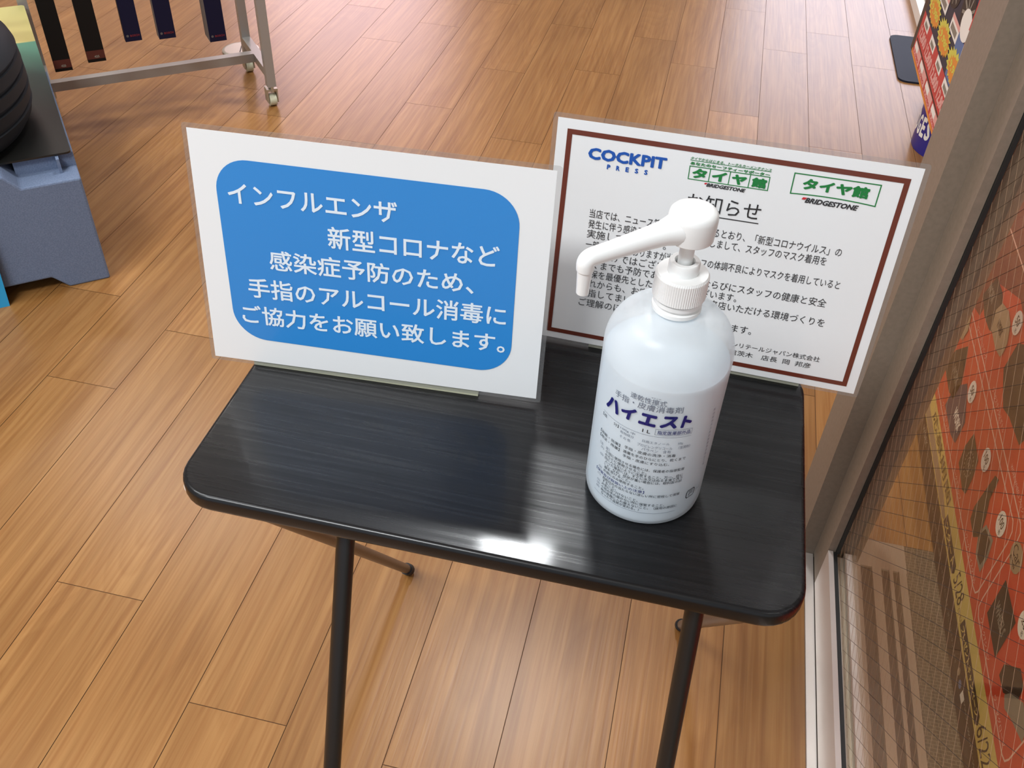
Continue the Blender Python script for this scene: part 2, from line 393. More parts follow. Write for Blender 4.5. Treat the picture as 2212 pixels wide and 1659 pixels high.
# ================================================================== SETTING
X0, PW, PL = -0.8629, 0.15, 0.911
XW = 0.3125            # inner edge of the door sill
OFF = {-3: 0.534, -2: 0.259, -1: 0.453, 0: 0.735, 1: 0.144, 2: 0.594, 3: 0.227, 4: 0.573, 5: 0.382, 6: 0.055, 7: 0.608, 8: 0.816, 9: 0.560}
def build_floor():
    bm = bmesh.new(); g = 0.0006
    cl = bm.loops.layers.color.new('plank')
    for i in range(-30, 24):
        xa, xb = X0+i*PW, X0+(i+1)*PW
        off = OFF.get(i, random.random()*PL)
        k0 = int((-3.0-off)//PL)
        y = off + k0*PL
        while y < 9.0:
            ya, yb = max(y, -3.0), min(y+PL, 9.0)
            y += PL
            c = (random.random(), random.random(), random.random(), 1)
            if yb <= ya: continue
            pcs = []
            if xa >= XW: pcs = [(xa, xb, max(ya, 1.16), yb)]
            elif xb > XW:
                if yb > 1.16: pcs.append((xa, xb, max(ya, 1.16), yb))
                if ya < 1.16: pcs.append((xa, XW, ya, min(yb, 1.16)))
            else: pcs = [(xa, xb, ya, yb)]
            for (a, b, p, q) in pcs:
                if q-p < 0.002: continue
                f = bm.faces.new([bm.verts.new(v) for v in ((a+g, p+g, 0), (b-g, p+g, 0), (b-g, q-g, 0), (a+g, q-g, 0))])
                for l in f.loops: l[cl] = c
    # dark slab just below shows in the joints
    v = box(bm, (X0-30*PW, -3, -0.03), (XW, 9, -0.0012), 1); v = box(bm, (XW, 1.16, -0.03), (X0+24*PW, 9, -0.0012), 1)
    me = bpy.data.meshes.new('floor'); bm.to_mesh(me); bm.free()
    me.materials.append(M['floor']); me.materials.append(M['gap'])
    o = bpy.data.objects.new('floor', me); COL.objects.link(o); o['kind'] = 'structure'
build_floor()
def struct(name, a, b, m):
    bm = bmesh.new(); box(bm, a, b); o = obj(name, bm, m); o['kind'] = 'structure'; return o
struct('ceiling', (-5.4, -3, 3.30), (2.75, 9, 3.38), M['ceiling'])
struct('wall_left', (-5.5, -3, -0.03), (-5.36, 9, 3.38), M['wall'])
struct('wall_right', (2.74, 1.3, -0.03), (2.88, 9, 3.38), M['wall'])
# far wall with a bright window and an added pink glowing pane
bmw = bmesh.new()
for a, b in (((-5.5, 9.0, -0.03), (-4.7, 9.12, 3.38)), ((-2.6, 9.0, -0.03), (0.2, 9.12, 3.38)), ((2.4, 9.0, -0.03), (2.88, 9.12, 3.38)),
             ((-4.7, 9.0, -0.03), (-2.6, 9.12, 1.3)), ((-4.7, 9.0, 3.2), (-2.6, 9.12, 3.38)), ((0.2, 9.0, -0.03), (2.4, 9.12, 0.9)), ((0.2, 9.0, 2.9), (2.4, 9.12, 3.38))):
    box(bmw, a, b)
o = obj('wall_back', bmw, M['wall']); o['kind'] = 'structure'
struct('window_1', (0.2, 9.04, 0.9), (2.4, 9.06, 2.9), M['win_cool'])
struct('pink_glow_pane', (-4.7, 9.04, 1.3), (-2.6, 9.06, 3.2), M['glow_pink'])  # unseen glowing pane, added for the pink sheen on the floor

# post between the glazed door and the opening
struct('trim_1', (0.300, 1.100, 0.0), (0.400, 1.212, 3.30), M['bronze'])
# header above the door
struct('trim_2', (0.300, -1.0, 2.12), (0.400, 1.100, 3.30), M['bronze'])
# inner sill strip and outer double track
bm = bmesh.new(); box(bm, (0.3125, -1.0, -0.03), (0.3265, 1.0995, 0.004))
o = obj('trim_3', bm, M['alu']); o['kind'] = 'structure'
bm = bmesh.new()
box(bm, (0.3265, -1.0, -0.03), (0.482, 1.0995, -0.003), 1)
for a, b in ((0.356, 0.374), (0.386, 0.405), (0.424, 0.439), (0.452, 0.458), (0.468, 0.480)):
    box(bm, (a, -1.0, -0.003), (b, 1.0995, 0.004), 0)
box(bm, (0.3265, 1.0995, -0.03), (0.482, 1.16, 0.001), 0)
o = obj('trim_4', bm, [M['track'], M['groove']]); o['kind'] = 'structure'
bm = bmesh.new(); box(bm, (0.482, -1.5, -0.03), (3.0, 1.16, 0.0)); o = obj('floor_outside', bm, M['out_floor']); o['kind'] = 'structure'

# glazed door
door = bpy.data.objects.new('door_1', None); COL.objects.link(door); door.location = (0.34, 1.06, 0.0); door['kind'] = 'structure'
bm = bmesh.new(); box(bm, (0.327, 1.0355, 0.008), (0.3385, 1.0995, 2.118)); box(bm, (0.3385, 1.042, 0.008), (0.364, 1.0995, 2.118)); obj('stile', bm, M['bronze'], door)
bm = bmesh.new(); box(bm, (0.327, -1.0, 0.008), (0.3347, 1.0345, 0.094)); box(bm, (0.3347, -1.0, 0.008), (0.352, 1.0345, 0.082)); box(bm, (0.352, -1.0, 0.008), (0.364, 1.0345, 0.094))
obj('bottom_rail', bm, M['alu'], door)
bm = bmesh.new(); box(bm, (0.3350, -1.0, 0.0825), (0.3412, 1.034, 0.0925)); box(bm, (0.3390, 1.031, 0.0925), (0.3440, 1.0415, 2.118)); obj('gasket', bm, M['gasket'], door)
bm = bmesh.new(); box(bm, (0.3445, -1.0, 0.083), (0.3485, 1.041, 2.118)); obj('glass_pane', bm, M['glass'], door)
bm = bmesh.new()
def wires(bm, c0, sgn, r):
    step = 0.0295; y0, y1, z0, z1 = -0.3, 1.036, 0.09, 1.6
    for k in range(-90, 90):
        c = c0 + k*step
        # sgn=-1: y+z=c ; sgn=+1: y-z=c
        pts = []
        for y in (y0, y1):
            z = (c-y) if sgn < 0 else (y-c)
            if z0 <= z <= z1: pts.append((y, z))
        for z in (z0, z1):
            y = (c-z) if sgn < 0 else (z+c)
            if y0 < y < y1: pts.append((y, z))
        if len(pts) >= 2:
            tube(bm, [(0.3442, *pts[0]), (0.3442, *pts[1])], r, 4, False)
wires(bm, 1.4167, -1, 0.00026); obj('wire_mesh', bm, M['wire'], door)
bm = bmesh.new(); wires(bm, 0.42, 1, 0.00014); obj('lit_wire_mesh', bm, M['wire_lit'], door)

# ================================================================== TABLE
KT = 1.0121
ZT = H-(H-0.6978)*KT          # table top height
def T3(x, y, z=0.6978): return about_eye((x, y, z), KT)
tl = T3(-0.3525, 0.4255); tr = T3(0.1412, 0.712)
table = thing('folding_table', 'small black woodgrain folding table carrying the pump bottle and two signs', 'table', ((tl.x+tr.x)/2, (tl.y+tr.y)/2, 0))
def table_top():
    bm = bmesh.new(); rows = []; th, rb, rt_ = 0.0178, 0.0055, 0.0042
    P = [(rb*(1-math.sin(a)), ZT-th+rb*(1-math.cos(a))) for a in [PI/2*k/4 for k in range(5)]] + [(rt_*(1-math.cos(a)), ZT-rt_+rt_*math.sin(a)) for a in [PI/2*k/5 for k in range(6)]]
    for ins, z in P:
        rows.append([bm.verts.new((x, y, z)) for x, y in rrect(tl.x+ins, tl.y+ins, tr.x-ins, tr.y-ins, 0.034-ins, 8)])
    m = len(rows[0])
    for a, b in zip(rows, rows[1:]):
        for k in range(m): bm.faces.new((a[k], a[(k+1) % m], b[(k+1) % m], b[k]))
    bm.faces.new(rows[0][::-1]); bm.faces.new(rows[-1])
    o = obj('tabletop', bm, M['black_wood'], table, smooth=True)
table_top()
zu = ZT-0.0178
def leg(p, q, m, foot=True, n='leg'):
    bm = bmesh.new(); tube(bm, [p, q], 0.0078, 16); o = obj(n, bm, m, table, smooth=True)
    if foot:
        bm = bmesh.new(); d = (Vector(p)-Vector(q)).normalized()
        b = Vector(q); tube(bm, [b+d*0.022, b+d*0.004, b], [0.0098, 0.0098, 0.008], 16); obj('rubber_cap', bm, M['rubber'], o, smooth=True)
leg((-0.2195, 0.4655, zu), (-0.212, 0.190, 0.004), M['black_metal'])
leg((0.0665, 0.4655, zu), (0.0905, 0.277, 0.004), M['black_metal'])
leg((-0.350, 0.455, zu), (-0.326, 0.895, 0.004), M['leg_grey'])
leg((0.131, 0.455, zu), (0.119, 0.900, 0.004), M['leg_grey'])
bm = bmesh.new(); tube(bm, [(-0.2195, 0.4655, zu-0.004), (0.0665, 0.4655, zu-0.004)], 0.006, 12)
tube(bm, [(-0.350, 0.452, zu-0.004), (0.131, 0.452, zu-0.004)], 0.006, 12); obj('crossbar', bm, M['black_metal'], table, smooth=True)

# ================================================================== SIGNS
def sign_fn(o, ya, le):
    ex = Vector((math.cos(ya), math.sin(ya), 0)); ez = Vector((-math.sin(ya)*math.sin(le), math.cos(ya)*math.sin(le), math.cos(le)))
    n = ex.cross(ez)      # towards the reader
    n = n if n.y < 0 else -n
    o = Vector(o)
    return lambda u, v, d=0.0: o + ex*(u/1000) + ez*(v/1000) + n*d
def sheet(thing_, fn, quad, mg, mgb):
    bm = bmesh.new(); tlq, trq, brq, blq = quad
    out = [(blq[0]-mg, blq[1]-mgb), (brq[0]+mg, brq[1]-mgb), (trq[0]+mg, trq[1]+mg), (tlq[0]-mg, tlq[1]+mg)]
    # rounded pouch corners
    pts = []
    for i in range(4):
        p = Vector(out[i]); a = (Vector(out[i-1])-p).normalized(); b = (Vector(out[(i+1) % 4])-p).normalized()
        for t in (0, .25, .5, .75, 1): 
            q = p + a*3*(1-t)**2 + b*3*t**2
            pts.append((q.x, q.y))
    prism(bm, pts, -0.00055, -0.00025, 0, fn); obj('clear_pouch', bm, M['pouch'], thing_)
    bm = bmesh.new(); prism(bm, [blq, brq, trq, tlq], -0.0002, 0.0, 0, fn); obj('paper_sheet', bm, M['paper'], thing_)

sA = thing('notice_sign', 'laminated sign with a blue rounded panel and white lettering, left on the black table', 'sign', (-0.24, 0.60, ZT))
fA = sign_fn((-0.3884, 0.5875, 0.7008), 0.059, 0.1022)
sheet(sA, fA, ((3.2, 212.0), (296.3, 212.1), (295.4, -1.9), (-1.9, -4.6)), 4.0, 3.8)
p = Print(fA); p.poly(rrect(21.5, 20.8, 270.5, 190.5, 29, 12), M['blue_ink'], 0.0003); p.build('blue_panel', sA)
p = Print(fA)
for t, x0, y0, x1, y1, sl in (('インフルエンザ', 31, 151.6, 172, 170.2, 0.002), ('新型コロナなど', 113, 121.8, 256, 142.0, 0.012), ('感染症予防のため、', 60.5, 93.9, 236, 113.2, 0.012),
                          ('手指のアルコール消毒に', 38.5, 64.2, 264.5, 83.8, 0.021), ('ご協力をお願い致します。', 29.8, 36.5, 265, 55.8, 0.022)):
    p.text(t, x0, y0, x1, y1, M['white_ink'], 0.0006, 0.016, 0.0, sl)
p.build('lettering', sA)
bm = bmesh.new(); a = fA(34, 0); b = fA(243, 0)
dv = (b-a).normalized(); nv = Vector((-dv.y, dv.x, 0))
for P_, Q_ in ((a+nv*0.001, b),):
    prism(bm, [((a+nv*s).x, (a+nv*s).y) if k < 1 else ((b+nv*s).x, (b+nv*s).y) for k, s in ((0, 0.001), (1, 0.001), (1, 0.016), (0, 0.016))], ZT, ZT+0.0125)
tag(obj('stand_strip', bm, M['cream'], sA), 'cream strip holding up the sheet')

sB = thing('notice_sign', 'laminated white notice with a brown border and green logos, behind the pump bottle', 'sign', (0.035, 0.70, ZT))
fB = sign_fn((-0.1133, 0.6996, 0.7007), -0.0246, 0.0928)
sheet(sB, fB, ((2.2, 210.4), (293.9, 212.9), (298.7, -5.1), (1.6, -5.1)), 4.0, 3.4)
p = Print(fB)
bo = [(10.2, 1.5), (290.4, 1.5), (286.4, 203.3), (11.0, 202.0)]
p.line([(bo[0][0]+2.2, bo[0][1]+2.2), (bo[1][0]-2.2, bo[1][1]+2.2), (bo[2][0]-2.2, bo[2][1]-2.2), (bo[3][0]+2.2, bo[3][1]-2.2)], 4.4, M['brown_ink'], 0.0003, True)
p.build('border', sB)
p = Print(fB)
p.text('COCKPIT', 30.5, 178.4, 96.5, 189.0, M['logo_blue'], 0.0005, 0.045, 0.0, 0.016)
for k, ch in enumerate('PRESS'): p.text(ch, 47.5+k*7.9, 172.0+k*0.1, 50.6+k*7.9, 176.4+k*0.1, M['logo_blue'], 0.0005, 0.05)
p.text('タイヤからはじまる、トータルカーメンテナンス', 115.1, 191.9, 180.5, 194.3, M['logo_green'], 0.0005, 0.02, 0.25)
p.line([(115, 191.2), (180.4, 191.6)], 0.5, M['logo_green'])
p.text('あなたのセーフティーサポーター', 115.5, 187.4, 180.0, 190.3, M['logo_green'], 0.0005, 0.045)
p.line([(115.6, 186.1), (180.4, 187.0), (180.9, 175.4), (115.9, 174.9)], 0.7, M['logo_green'], closed=True)
for k, ch in enumerate('タイヤ館'):
    x = 116.6+k*16.2; p.text(ch, x+1.6, 176.4, x+14.0, 185.2, M['logo_green'], 0.0005, 0.055)
    if k: p.line([(x-0.2, 175.2), (x-0.2, 186.4)], 0.7, M['logo_green'])
p.text('BRIDGESTONE', 131.6, 170.6, 163.8, 173.9, M['black_ink'], 0.0005, 0.04, 0.3)
p.poly([(130.3, 173.9), (132.4, 173.9), (131.3, 172.5), (129.6, 172.5)], M['logo_red'], 0.0007)
# right logo, frame with a curved lower edge
arc = [(199.2+67*t, 176.3+3.2*(4*t*(1-t))*0.45) for t in [k/14 for k in range(15)]]
p.line([(198.8, 193.8), (266.0, 194.6)] + arc[::-1], 0.9, M['logo_green'], closed=True)
p.text('タイヤ館', 206.8, 181.2, 259.0, 191.4, M['logo_green'], 0.0005, 0.05)
p.text('BRIDGESTONE', 211.9, 170.2, 254.2, 174.9, M['black_ink'], 0.0005, 0.04, 0.3)
p.poly([(209.9, 174.8), (213.2, 174.8), (211.7, 172.8), (208.9, 172.8)], M['logo_red'], 0.0007)
p.text('お知らせ', 118.5, 147.6, 179.8, 163.2, M['black_ink'], 0.0005, 0.002)
p.line([(120.6, 144.6), (180.1, 145.2)], 0.9, M['black_ink'])
rows = [('当店では、ニュース等で報道されているとおり、「新型コロナウイルス」の', 125.6, 252), ('発生に伴う感染予防対策の一環といたしまして、スタッフのマスク着用を', 115.5, 242),
        ('実施しております。', 105.9, 108), ('一部で着用しておりますが当日スタッフの体調不良によりマスクを着用していると', 95.4, 258.5), ('いうわけではございません。', 86.0, 138),
        ('あくまでも予防であり、お客様ならびにスタッフの健康と安全', 76.0, 252), ('確保を最優先とした取り組みでございます。', 66.2, 177), ('これからも、お客様に安心してご来店いただける環境づくりを', 56.4, 255.5),
        ('目指してまいりますので、', 46.3, 130), ('ご理解のほど、よろしくお願いいたします。', 35.6, 196.5)]
for t, y, x1 in rows: p.text(t, 37.8, y, x1, y+8.3, M['black_ink'], 0.0005, 0.0, 0.0, 0.009)
p.text('ブリヂストンリテールジャパン株式会社', 152, 21.0, 261, 26.6, M['black_ink'], 0.0005, 0.0, 0.0, 0.008)
p.text('タイヤ館茨木　店長  岡  邦彦', 160, 12.6, 255, 18.3, M['black_ink'], 0.0005, 0.0, 0.0, 0.008)
p.build('lettering', sB)
bm = bmesh.new(); a = fB(52, 0); b = fB(250, 0); dv = (b-a).normalized(); nv = Vector((-dv.y, dv.x, 0))
prism(bm, [((q+nv*s).x, (q+nv*s).y) for q, s in ((a, 0.001), (b, 0.001), (b, 0.0115), (a, 0.0115))], ZT, ZT+0.0105)
tag(obj('stand_strip', bm, M['cream'], sB), 'cream strip holding up the sheet')

# ================================================================== PUMP BOTTLE
BX, BY = 0.010, 0.529
def zb(z): return H-(H-z)*KT
bc = about_eye((BX, BY, 0.6978), KT)
RB = 0.046*KT
bottle = thing('pump_bottle', 'white frosted pump bottle of hand sanitizer with navy Japanese lettering on the table', 'bottle', (bc.x, bc.y, ZT))
prof = [(RB-0.010, ZT), (RB-0.004, ZT+0.0006), (RB-0.0008, ZT+0.004), (RB, ZT+0.009)]
z1 = zb(0.842); prof += [(RB, z1-0.04), (RB, z1-0.01)]
for k in range(0, 13):
    a = PI/2*k/12; prof.append((0.0150+(RB-0.0150)*math.cos(a)**0.85, z1+0.0335*math.sin(a)))
prof += [(0.0148, zb(0.8765)), (0.0148, zb(0.882))]
bm = bmesh.new(); lathe(bm, prof, (bc.x, bc.y), 96, True, False)
obj('bottle_body', bm, M['bottle'], bottle, smooth=True)
bm = bmesh.new(); rl = RB-0.0015
lathe(bm, [(rl-0.009, ZT+0.0016), (rl-0.002, ZT+0.003), (rl, ZT+0.009), (rl, zb(0.8365))], (bc.x, bc.y), 64)
tag(obj('liquid', bm, M['liquid'], bottle, smooth=True), 'clear liquid filling the body to the shoulder')
bm = bmesh.new(); lathe(bm, [(0.0148, zb(0.8765)), (0.0172, zb(0.8772)), (0.0172, zb(0.8800)), (0.0154, zb(0.8808)), (0.0154, zb(0.8825)), (0.0170, zb(0.8832)), (0.0170, zb(0.8862)), (0.015, zb(0.8870))], (bc.x, bc.y), 64, False, False)
obj('neck_ring', bm, M['pump'], bottle, smooth=True)
bm = bmesh.new(); lathe(bm, [(0.0165, zb(0.8875)), (0.0181, zb(0.8880)), (0.0181, zb(0.9045)), (0.0172, zb(0.9062)), (0.0104, zb(0.9066))], (bc.x, bc.y), 144, True, False, ridge=(1, 2, 0.0003))
obj('screw_cap', bm, M['pump'], bottle, smooth=False)
bm = bmesh.new(); lathe(bm, [(0.0106, zb(0.9062)), (0.0106, zb(0.9140)), (0.0099, zb(0.9150)), (0.0070, zb(0.9150)), (0.0066, zb(0.9140)), (0.0066, zb(0.9080)), (0.0, zb(0.9080))], (bc.x, bc.y), 48, False, False)
obj('collar', bm, M['pump'], bottle, smooth=True)
bm = bmesh.new(); lathe(bm, [(0.0050, zb(0.9080)), (0.0050, zb(0.9345))], (bc.x, bc.y), 32); obj('pump_stem', bm, M['pump'], bottle, smooth=True)
bm = bmesh.new()
lathe(bm, [(0.0130, zb(0.9345)), (0.0148, zb(0.9322)), (0.0156, zb(0.9330)), (0.0161, zb(0.9400)), (0.0162, zb(0.9480)), (0.0156, zb(0.9512)), (0.0138, zb(0.9532)), (0.0100, zb(0.9543)), (0.0040, zb(0.9547))], (bc.x, bc.y), 64)
el = about_eye((-0.0505, 0.486, 0.9325), KT); hc = Vector((bc.x, bc.y, zb(0.9425)))
d = el-hc
pts = []; rr = []
for t, r in ((0.0, 0.0135), (0.10, 0.0128), (0.20, 0.0102), (0.28, 0.0086), (0.40, 0.0078), (0.60, 0.0070), (0.80, 0.0064), (0.93, 0.0062)): pts.append(hc+d*t); rr.append(r)
e0 = hc+d*0.93; down = Vector((0, 0, -1))
for k in range(1, 7):
    t = k/6; q = e0*(1-t)**2 + (el)*2*t*(1-t) + (el+down*0.0045)*t**2
    pts.append(q); rr.append(0.0061)
pts += [el+down*0.0085, el+down*0.0092, el+down*0.0262]; rr += [0.0058, 0.0050, 0.0043]
tube(bm, pts, rr, 24, flat=0.97)
obj('pump_head', bm, M['pump'], bottle, smooth=True)
# printed label, wrapped round the body
K0 = 1.0068; KR = KT/K0
c0 = Vector((BX*K0, BY*K0, 0)); R0 = 0.046*K0
def fL(s, z, d=0.0):
    th = s/1000/R0 - PI/2; r = R0+d+0.0001
    return about_eye((c0.x+r*math.cos(th), c0.y+r*math.sin(th), z/1000), KR)
p = Print(fL)
nb, bk, gy = M['navy_ink'], M['black_ink'], M['grey_ink']
p.text('速乾性擦式', -20.4, 822.6, 5.8, 827.8, gy, 0.0003, 0.003)
p.text('すりこみ', -5.5, 828.2, 1.2, 829.4, gy, 0.0003)
p.text('手指・皮膚消毒剤', -33.3, 815.4, 17.9, 821.4, gy, 0.0003, 0.003, 0, 0.03)
for ch, x0, x1, y0, y1 in (('ハ', -40.8, -27.4, 799.5, 812.2), ('イ', -25.8, -13.4, 801.2, 813.8), ('エ', -11.7, 1.2, 802.0, 813.6), ('ス', 3.4, 15.7, 802.4, 814.4), ('ト', 18.0, 26.4, 802.6, 814.6)):
    p.text(ch, x0, y0, x1, y1, nb, 0.0006, 0.055, 0.12)
def arcline(s0, s1, z, wd, m): p.line([(s0+(s1-s0)*k/12, z) for k in range(13)], wd, m, 0.0003)
arcline(-43, 28.4, 793.2, 0.25, gy)
p.text('1 L', -7.6, 795.2, -2.0, 798.4, bk, 0.0003, 0.02)
p.line([(1.5, 795.1), (9, 795.1), (19, 795.1), (28.2, 795.1), (28.2, 800.6), (19, 800.6), (9, 800.6), (1.5, 800.6)], 0.25, gy, closed=True)
p.text('指定医薬部外品', 3, 796.0, 27, 799.8, nb, 0.0004, 0.01)
p.text('【成　　分】', -43, 788.4, -25.8, 791.4, bk, 0.0003)
p.text('100g 中', -24.1, 788.9, -12.2, 791.7, gy, 0.0003)
small = [('有効成分　　日局エタノール　　50g', -23.9, 785.2, 23.2, gy), ('そ の 他　　プロピレングリコール　（湿潤剤）', -23.7, 780.9, 29.7, gy), ('パラベン　含有', -5.8, 777.4, 15.4, gy),
 ('【効能・効果】', -43.2, 771.6, -22, bk), ('手指・皮膚の洗浄・消毒', -18.5, 773.2, 19.7, bk), ('【用法・用量】', -43, 767.3, -21.9, bk), ('適量を手のひらにとり、乾くまで', -19, 768.6, 28.3, bk),
 ('手指・皮膚にすり込む。', -18.7, 764.2, 16.2, bk), ('〔注　意〕', -41.7, 760.2, -30.7, gy), ('(1)', -40.1, 756.8, -36.5, gy), ('小児に使用させる場合には、保護者の指導監督', -34.2, 757.0, 29.4, bk), ('のもとに使用させること。', -34.2, 753.6, 1.2, bk),
 ('(2)', -39.7, 750.0, -36.2, gy), ('目に入らないように注意すること。万一、目に', -34, 750.3, 29.3, bk), ('入った場合には、すぐに水又はぬるま湯で洗う', -33.4, 747.2, 29.4, bk), ('こと。なお、症状が重い場合には、眼科医の診', -33.8, 744.0, 29.7, bk), ('療を受けること。', -33.2, 740.8, -9.5, bk),
 ('(3)', -39.2, 736.9, -36, gy), ('外用にのみ使用すること。', -33.6, 737.0, 1.1, bk), ('【保管及び取扱い上の注意】', -41.7, 732.8, 2.1, nb), ('(1)', -39.4, 729.2, -36, gy), ('直射日光の当たらない涼しい所に密栓して保管', -33.4, 729.2, 30.3, bk),
 ('すること。', -33, 726.0, -19.4, bk), ('(2)', -38.9, 722.6, -35.8, gy), ('火気に近づけないこと。', -33.4, 722.6, -1.4, bk), ('(3)', -38.8, 719.2, -35.6, gy), ('小児の手の届かない所に保管すること。', -33.4, 719.2, 19.4, bk),
 ('(4)', -39, 715.8, -35.6, gy), ('他の容器に入れ替えないこと。（誤用の原因に', -33.4, 715.8, 30.4, bk), ('なったり品質が変わる。）', -32.5, 712.6, 0.7, bk)]
for t, x0, y, x1, m in small: p.text(t, x0, y, x1, y+(3.0 if t[0] != '(' else 2.6), m, 0.0003, 0.004 if m is not gy else 0.0)
arcline(-41, 29.6, 711.2, 0.25, gy)
p.line([(39, 720.5), (45.5, 720.5), (46.5, 722), (46.5, 727), (45.5, 728.5), (39, 728.5), (38, 727), (38, 722)], 0.8, bk, 0.0003, True)
p.line([(40, 726.6), (44.6, 726.6)], 0.7, bk); p.line([(44.6, 724.6), (41, 724.6), (40.4, 722.4)], 0.7, bk)
p.text('ボトル', 48, 722, 53.5, 726, gy, 0.0003)
for k, ch in enumerate('製造販売元大阪府製薬株式会社工場'): p.text(ch, 46.0+k*0.25, 808-k*3.9, 48.6+k*0.25, 810.6-k*3.9, gy, 0.0003)
p.build('label_print', bottle)

# ================================================================== WIPER RACK (left, behind)
LD = Vector((-0.769, -0.639, 0)); BD = Vector((-0.639, 0.769, 0)); RZ = math.atan2(-LD.y, -LD.x)   # rack runs along -LD
def rk(l, b, z): return Vector((-1.228, 2.418, 0)) + LD*l + BD*b + Vector((0, 0, z))
def rbox(bm, l0, b0, z0, l1, b1, z1, mi=0):
    vs = [bm.verts.new(rk(l, b, z)) for l in (l0, l1) for b in (b0, b1) for z in (z0, z1)]
    for f in ((0, 1, 3, 2), (4, 6, 7, 5), (0, 4, 5, 1), (2, 3, 7, 6), (0, 2, 6, 4), (1, 5, 7, 3)):
        bm.faces.new([vs[i] for i in f]).material_index = mi
rack = thing('display_rack', 'silver square-tube rack on casters holding five hanging boxes', 'rack', tuple(rk(0.4, 0.12, 0)))
hw = 0.0125
for l in (0.0, 0.585):
    for b in ((0.0, 0.26) if l == 0 else (0.26,)):
        bm = bmesh.new(); rbox(bm, l-hw, b-hw, 0.062, l+hw, b+hw, 1.45); obj('post', bm, M['silver'], rack)
        bm = bmesh.new(); rbox(bm, l-0.004, b-0.012, 0.045, l+0.004, b+0.020, 0.062); 
        rbox(bm, l-0.016, b-0.006, 0.012, l-0.012, b+0.024, 0.050); rbox(bm, l+0.012, b-0.006, 0.012, l+0.016, b+0.024, 0.050); rbox(bm, l-0.016, b-0.008, 0.048, l+0.016, b+0.024, 0.054)
        ca = obj('caster', bm, M['caster'], rack)
        bm = bmesh.new(); tube(bm, [rk(l-0.010, b+0.006, 0.0185), rk(l+0.010, b+0.006, 0.0185)], 0.0180, 20); obj('wheel', bm, M['cream'], ca, smooth=True)
    bm = bmesh.new(); rbox(bm, l-hw, hw if l == 0 else 0.115, 0.090, l+hw, 0.26-hw, 0.115); obj('foot_beam', bm, M['silver'], rack)
    bm = bmesh.new(); rbox(bm, l-hw, hw if l == 0 else -hw, 1.425, l+hw, 0.26-hw, 1.45); obj('top_beam', bm, M['silver'], rack)
bm = bmesh.new(); rbox(bm, hw, 0.115, 0.090, 0.585-hw, 0.140, 0.115); obj('bottom_bar', bm, M['silver'], rack)
bm = bmesh.new(); rbox(bm, hw, -hw, 0.80, 0.585+hw, hw, 0.825); rbox(bm, 0.585-hw, hw, 0.80, 0.585+hw, 0.26-hw, 0.825); obj('hook_bar', bm, M['silver'], rack)
bm = bmesh.new(); rbox(bm, hw, 0.12, 1.425, 0.585-hw, 0.145, 1.45); obj('top_bar', bm, M['silver'], rack)
# five narrow boxes hanging on pegs: along-plane range from the photo, b = distance towards the camera
c_rack = Vector((-1.228, 2.418, 0)).dot(BD); l_rack = Vector((-1.228, 2.418, 0)).dot(LD)
front_b = 2.6008 - c_rack
boxes = [(0.0432, 0.0855, 0.208, 0.018, 'brown', 'dark brown hanging box nearest the left post of the rack'), (0.1265, 0.171, 0.220, 0.018, 'brown', 'dark brown hanging box next to the navy boxes'),
         (0.2290, 0.2705, 0.260, 0.022, 'navy', 'navy hanging box beside the brown pair'), (0.3140, 0.3570, 0.255, 0.034, 'navy', 'navy hanging box in the middle of the navy three'),
         (0.4430, 0.4880, 0.229, 0.060, 'navy', 'thick navy hanging box with grey side, nearest the rack post')]
for a, b, z, dep, kind, lab in boxes:
    l0, l1 = -b - l_rack, -a - l_rack
    bx = thing('wiper_box', lab, 'box', tuple(rk((l0+l1)/2, front_b, z)), RZ, 'boxes hanging on the silver rack')
    bm = bmesh.new(); rbox(bm, l0, front_b, z, l1, front_b+dep, z+0.50)
    side = M['box_side'] if dep > 0.03 else M['brown_box']
    o = obj('carton', bm, [M['navy_box'] if kind == 'navy' else M['brown_box'], side], bx)
    for f in o.data.polygons:
        if abs(f.normal.x) > 0.9: f.material_index = 1 if kind == 'navy' else 0
    fn = lambda u, v, d=0.0, l1=l1, z=z: rk(l1-u, front_b-d-0.0003, z+v)
    p = Print(fn); wdt = l1-l0
    if kind == 'navy':
        p.text('BOSCH', wdt*0.34, 0.012, wdt*0.90, 0.0175, M['box_red'], 0.0003, 0.03); p.ell(wdt*0.18, 0.0148, 0.0032, 0.0032, M['box_side'])
    else:
        p.rect(0, 0.008, wdt, 0.030, M['box_rust'], 0.0001); p.text('425', wdt*0.40, 0.011, wdt*0.68, 0.017, M['grey_print'], 0.0004, 0.03)
    p.build('print', bx)
    bm = bmesh.new(); lm = (l0+l1)/2
    rbox(bm, lm-0.02, front_b+dep*0.5-0.0005, z+0.4995, lm+0.02, front_b+dep*0.5+0.0005, 0.796); obj('hang_tab', bm, M['box_side'], bx)
    bm = bmesh.new(); tube(bm, [rk(lm, -0.01, 0.795), rk(lm, front_b-0.02, 0.795), rk(lm, front_b-0.024, 0.802)], 0.0022, 8)
    obj('peg', bm, M['silver'], rack, smooth=True)

# floor cover disc by the rack
disc_c = Vector((-1.487, 2.752, 0))
disc = thing('floor_disc', 'round silver floor plate beside the rack post', 'floor plate', tuple(disc_c))
bm = bmesh.new(); lathe(bm, [(0.060, 0.0004), (0.060, 0.008), (0.056, 0.0105), (0.050, 0.0105)], (disc_c.x, disc_c.y), 48); obj('rim', bm, M['caster'], disc, smooth=True)
bm = bmesh.new(); box(bm, (-0.026, -0.0015, 0.0106), (0.026, 0.0015, 0.0115), 0, Matrix.Translation(disc_c) @ Matrix.Rotation(1.9, 4, 'Z')); obj('slot', bm, M['gasket'], disc)

